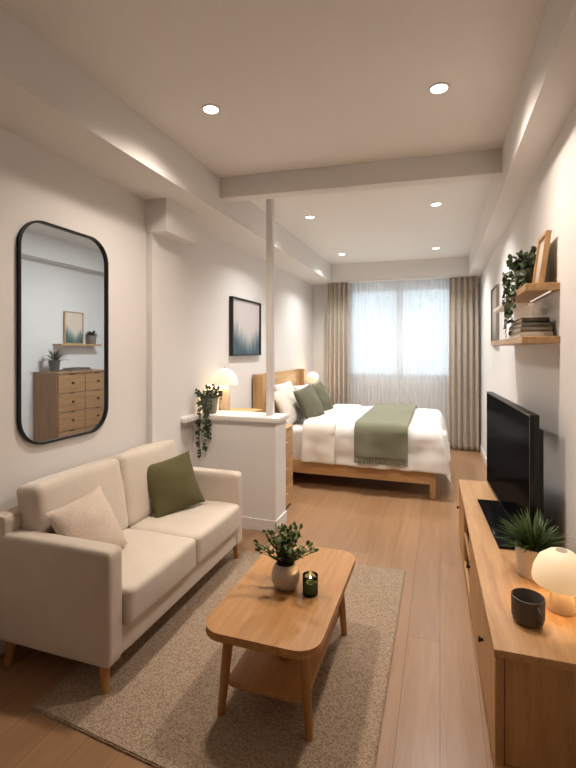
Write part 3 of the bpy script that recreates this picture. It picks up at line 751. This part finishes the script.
# ------------------------------------------------------------------ curtains
YC = 7.70
def curtain(x0, x1, folds, amp, z0, z1, seed, m, name, label, cat, yc, solid, wide=0, nz=40):
    rnd = random.Random(seed); ph = [rnd.uniform(-.5, .5) for _ in range(folds*2+3)]
    def f(u, v):
        s = u*folds; k = int(s); a = ph[k]*(1-(s-k))+ph[min(k+1, len(ph)-1)]*(s-k)
        z = z1+(z0-z1)*v
        am = amp*(.55+.45*min(1, v*5))*(1+.25*a)
        y = yc+am*math.sin(2*PI*s+a*1.6*v)
        x = x0+(x1-x0)*u+.35*am*math.sin(4*PI*s+a)*min(1, v*4)+wide*(u-.5)*v
        return Vector((x, y, z))
    bm = grid_surf(f, folds*14, nz)
    return single(name, bm, m, ((x0+x1)/2, yc, z1), label, cat, 'window curtains', solid=solid)
curtain(-1.86, -1.475, 5, .066, .02, 2.765, 3, 'curtain', 'curtain', 'beige linen curtain gathered at the left of the window', 'curtain', 7.68, .004, .02)
curtain(.145, .575, 5, .066, .02, 2.765, 4, 'curtain', 'curtain', 'beige linen curtain gathered at the right of the window', 'curtain', 7.68, .004, .02)
curtain(-1.60, -.655, 15, .016, .03, 2.765, 8, 'sheer', 'sheer_curtain', 'sheer white voile curtain over the left half of the window', 'curtain', 7.80, 0)
curtain(-.665, .28, 15, .016, .03, 2.765, 9, 'sheer', 'sheer_curtain', 'sheer white voile curtain over the right half of the window', 'curtain', 7.80, 0)
single('curtain_rail', box(-1.9, .6, 7.66, 7.82, 2.768, 2.79, .002, 1), 'trim', (-.65, 7.74, 2.79), 'slim white curtain rail under the pelmet beam', 'curtain rail')

# ------------------------------------------------------------------ media console
NX, NY0, NY1, NZ = .192, 1.815, 4.09, .50
CD = .405
t = thing('media_console', (NX, NY0, 0), 'long low oak media console along the right wall', 'console')
x0, x1 = NX, NX+CD
bm = BM(); add_box(bm, x0+.022, x1, NY0+.02, NY1-.01, .075, NZ-.03, .002, 1)
obj('body', bm, 'consz', t)
obj('top', box(x0-.004, x1, NY0-.004, NY1+.004, NZ-.03, NZ, .003, 2), 'consy', t)
obj('bottom_board', box(x0, x1, NY0, NY1, .045, .075, .002, 1), 'consy', t)
for a in (x0, x1-.03): obj('end_frame', box(a, a+.03, NY0, NY0+.02, .075, NZ-.03, .002, 1), 'consz', t)
obj('end_panel', box(x0+.034, x1-.033, NY0+.008, NY0+.02, .078, NZ-.033), 'consz', t)
obj('plinth', box(x0+.05, x1-.02, NY0+.05, NY1-.05, 0, .045), 'gap', t)
fronts = [(NY0+.024, 2.44, 2.21), (2.446, 3.00, 2.93), (3.50, NY1-.004, 4.0)]
for i, (a, b2, k) in enumerate(fronts):
    d = obj('door', box(x0, x0+.02, a, b2, .079, NZ-.034, .002, 1), 'consz', t)
    ky = k
    kb = lathe([(0, 0), (.007, 0), (.007, .010), (.012, .014), (.012, .020), (0, .022)], 0, 0, 0, 14)
    kb.transform(Matrix.Translation((x0, ky, .29)) @ Matrix.Rotation(-PI/2, 4, 'Y'))
    obj('knob', kb, 'gap', d)
# middle compartment: dark sheet on the solid body paints an open recess's shade
bm = BM(); add_box(bm, x0+.004, x0+.022, 3.004, 3.02, .079, NZ-.034); add_box(bm, x0+.004, x0+.022, 3.48, 3.496, .079, NZ-.034); add_box(bm, x0+.002, x0+.022, 3.02, 3.48, .27, .285)
obj('divider', bm, 'consz', t)
obj('compartment_shade', box(x0+.0205, x0+.0225, 3.02, 3.48, .079, NZ-.034), 'gap', t)
t.rotation_euler.z = math.radians(1.0)

# television
TA, TB = Vector((.449, 2.65)), Vector((.366, 4.03)); tm = (TA+TB)/2; TL = (TB-TA).length; ang = math.atan2(-(TB.x-TA.x), TB.y-TA.y)
t = thing('television', (tm.x, tm.y, NZ), 'large black flat screen television on the media console', 'television')
x, y, z = tm.x, tm.y, NZ
obj('housing', box(x+.004, x+.046, y-TL/2, y+TL/2, z+.022, z+.758, .004, 2), 'tvbody', t)
bm = BM(); add_box(bm, x+.040, x+.075, y-TL/2+.03, y+TL/2-.03, z+.06, z+.68, .012, 2); obj('back_cover', bm, 'tvbody', t)
obj('screen', box(x, x+.006, y-TL/2+.010, y+TL/2-.010, z+.036, z+.748), 'screen', t)
obj('bezel', ring_prism([(TL/2, .368), (-TL/2, .368), (-TL/2, -.368), (TL/2, -.368)], [(TL/2-.010, .358), (-TL/2+.010, .358), (-TL/2+.010, -.354), (TL/2-.010, -.354)], lambda u, v, d: (d, y+u, z+.39+v), x-.002, x+.008), 'tvbody', t)
obj('stand_neck', box(x+.012, x+.05, y-.32, y+.1, z+.01, z+.1), 'tvbody', t)
bp = box(x-.135, x+.075, y-.60, y+.22, z+.001, z+.014, .003, 2)
obj('stand_base', bp, 'screen', t)
t.rotation_euler.z = ang

# things on the console
p = (.437, 2.47, NZ+.001)
t = potted('potted_plant', p, 'grassy spiky plant in a white pot beside the television', 'plant', [(0, 0), (.072, 0), (.078, .006), (.085, .145), (.079, .145), (.075, .12), (0, .12)], 'whitepot', .128, .071)
bm = BM(); rnd = random.Random(77)
for i in range(260):
    a = rnd.uniform(0, 2*PI); e = rnd.random()**.75*1.25; d = Vector((math.cos(a)*math.sin(e), math.sin(a)*math.sin(e), math.cos(e)+.25))
    L = rnd.uniform(.11, .185)
    if d.x > .2: L *= .85
    if d.y < -.2: L *= .85
    r0 = rnd.uniform(0, .045); add_leaf(bm, (p[0]+math.cos(a)*r0, p[1]+math.sin(a)*r0, p[2]+.125), d, (0, 0, 1), L, .009, rnd.uniform(.15, .5), 5)
obj('leaves', bm, 'leafgrass', t)
LX, LY = .487, 2.175
t = thing('table_lamp', (LX, LY, NZ+.001), 'glowing mushroom table lamp on the media console', 'lamp')
obj('lamp_base', lathe([(0, 0), (.050, 0), (.053, .008), (.043, .07), (.040, .125), (.036, .135), (0, .135)], LX, LY, NZ+.001, 40), 'creambase', t, ang=50)
obj('lamp_shade', lathe([(.0, .145), (.018, .144), (.019, .148), (.05, .140), (.085, .112), (.106, .066), (.112, .028), (.110, .012), (.104, .014), (.104, .03), (.098, .064), (.08, .105), (.05, .132), (.0, .138)][::-1], LX, LY, NZ+.104, 48, cap=False), 'shade_warm', t, ang=60)
obj('switch', lathe([(0, 0), (.022, 0), (.022, .006), (0, .007)], LX, LY, NZ+.247, 24), 'ceramic', t)
lamp('bulb', 'POINT', (LX, LY, NZ+.19), .85, (1, .72, .42), t, shadow_soft_size=.03)
CX_, CY_ = .337, 2.035
t = thing('mug', (CX_, CY_, NZ+.001), 'charcoal ceramic mug on the near end of the media console', 'mug')
obj('cup', lathe([(0, 0), (.046, 0), (.055, .008), (.061, .03), (.062, .104), (.0585, .106), (.057, .104), (.056, .03), (.045, .012), (0, .010)], CX_, CY_, NZ+.001, 44), 'mug', t, ang=60)
hp = []
ha = -1.15
for i in range(11):
    a = -PI/2+PI*i/10; hp.append((CX_+math.cos(ha)*(.059+.022*math.cos(a)), CY_+math.sin(ha)*(.059+.022*math.cos(a)), NZ+.058+.030*math.sin(a)))
obj('handle', tube(hp, .0065, 10), 'mug', t)

# ------------------------------------------------------------------ shelves on the right wall
UY0, UY1 = 2.77, 3.50
t = thing('wall_shelf', (WR, UY0, 1.93), 'upper oak floating shelf on the right wall carrying the trailing plant', 'shelf', 'floating shelves')
obj('board', box(.446, WR, UY0, UY1, 1.927, 1.967, .002, 1), 'oaky', t)
obj('led_strip', box(.575, .582, UY0+.05, UY1-.1, 1.923, 1.927), 'ledstrip', t)
single('wall_shelf', box(.428, WR, UY0, 4.35, 1.638, 1.676, .002, 1), 'oaky', (WR, UY0, 1.66), 'lower oak floating shelf on the right wall carrying books', 'shelf', 'floating shelves')
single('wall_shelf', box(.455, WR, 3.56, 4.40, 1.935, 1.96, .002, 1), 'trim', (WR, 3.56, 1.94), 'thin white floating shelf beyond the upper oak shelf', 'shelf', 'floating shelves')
z = 1.677
for lx, ly, h, cov, lab, yy in ((.165, .50, .030, 'bookwhite', 'white book at the bottom of the stack on the lower shelf', 3.10), (.16, .47, .027, 'booktaupe', 'pale taupe book second from the bottom on the lower shelf', 3.09),
                        (.145, .43, .025, 'bookgrey', 'grey book second from the top on the lower shelf', 3.08), (.14, .41, .024, 'bookdark', 'dark grey book on top of the stack on the lower shelf', 3.075)):
    stacked_book((.515, yy, z), lx, ly, h, cov, lab, 'books on the lower shelf', near=True); z += h+.0005
p = (.525, 3.165, 1.968)
t = potted('potted_plant', p, 'trailing ivy in a grey green pot on the upper wall shelf', 'plant', [(0, 0), (.062, 0), (.066, .006), (.080, .135), (.075, .135), (.07, .118), (0, .118)], 'darkpot', .124, .07)
trailing(t, p[0], p[1], p[2]+.13, .075, 110, [(PI+.25, .045, .26, .05), (PI-.15, .05, .40, -.04), (PI-.5, .04, .30, .05), (PI+.6, .04, .20, .04), (PI-.0, .06, .18, .06), (PI+.95, .02, .09, .02), (PI-.85, .04, .36, .03)], 'leafdark', 15, .0175)
tp = framed_picture('framed_picture', WR-.02, 2.825, 3.05, 1.969, 2.265, .026, .02, art_mat('pale_print', -.14, .02, .28, .28, 'x', srgb(206, 198, 186), srgb(190, 182, 168), srgb(172, 164, 150)), 'oakz', 'oak framed print leaning on the wall at the near end of the upper shelf', -1)
tp.location.x = .548; tp.rotation_euler.y = .13
framed_picture('framed_picture', WR, 5.40, 5.96, 1.655, 2.32, .03, .014, art_mat('grey_print', -.26, .02, .52, .64, 'x', srgb(198, 194, 186), srgb(170, 166, 156), srgb(120, 122, 112)), 'greypot', 'framed print hung on the right wall beyond the shelves', -1)

# ------------------------------------------------------------------ daylight, camera, view
w = bpy.data.worlds.new('sky'); S.world = w; w.use_nodes = True; nt = w.node_tree
bg = nt.nodes['Background']; bg.inputs[0].default_value = C(.76, .89, 1.0); bg.inputs[1].default_value = 1.6
l = lamp('window_daylight_portal', 'AREA', (c0, WY+.2, (WZ0+WZ1)/2), 1, (1, 1, 1), None, shape='RECTANGLE', size=WX1-WX0, size_y=WZ1-WZ0)
l.rotation_euler = (-PI/2, 0, 0); l.data.cycles.is_portal = True
cam = bpy.data.cameras.new('camera'); co = bpy.data.objects.new('camera', cam); COL.objects.link(co)
f_px = 450.0; psi = math.atan((440-288)/f_px)
cam.sensor_fit = 'VERTICAL'; cam.sensor_height = 36; cam.lens = f_px/768*36
cam.shift_y = (350-384)/768.0
cam.clip_start = .02
co.location = (0, 0, 1.6); co.rotation_euler = (PI/2, 0, psi)
S.camera = co
vs = S.view_settings; vs.view_transform = 'Standard'; vs.look = 'None'; vs.gamma = 1; vs.use_curve_mapping = False; vs.exposure = .22
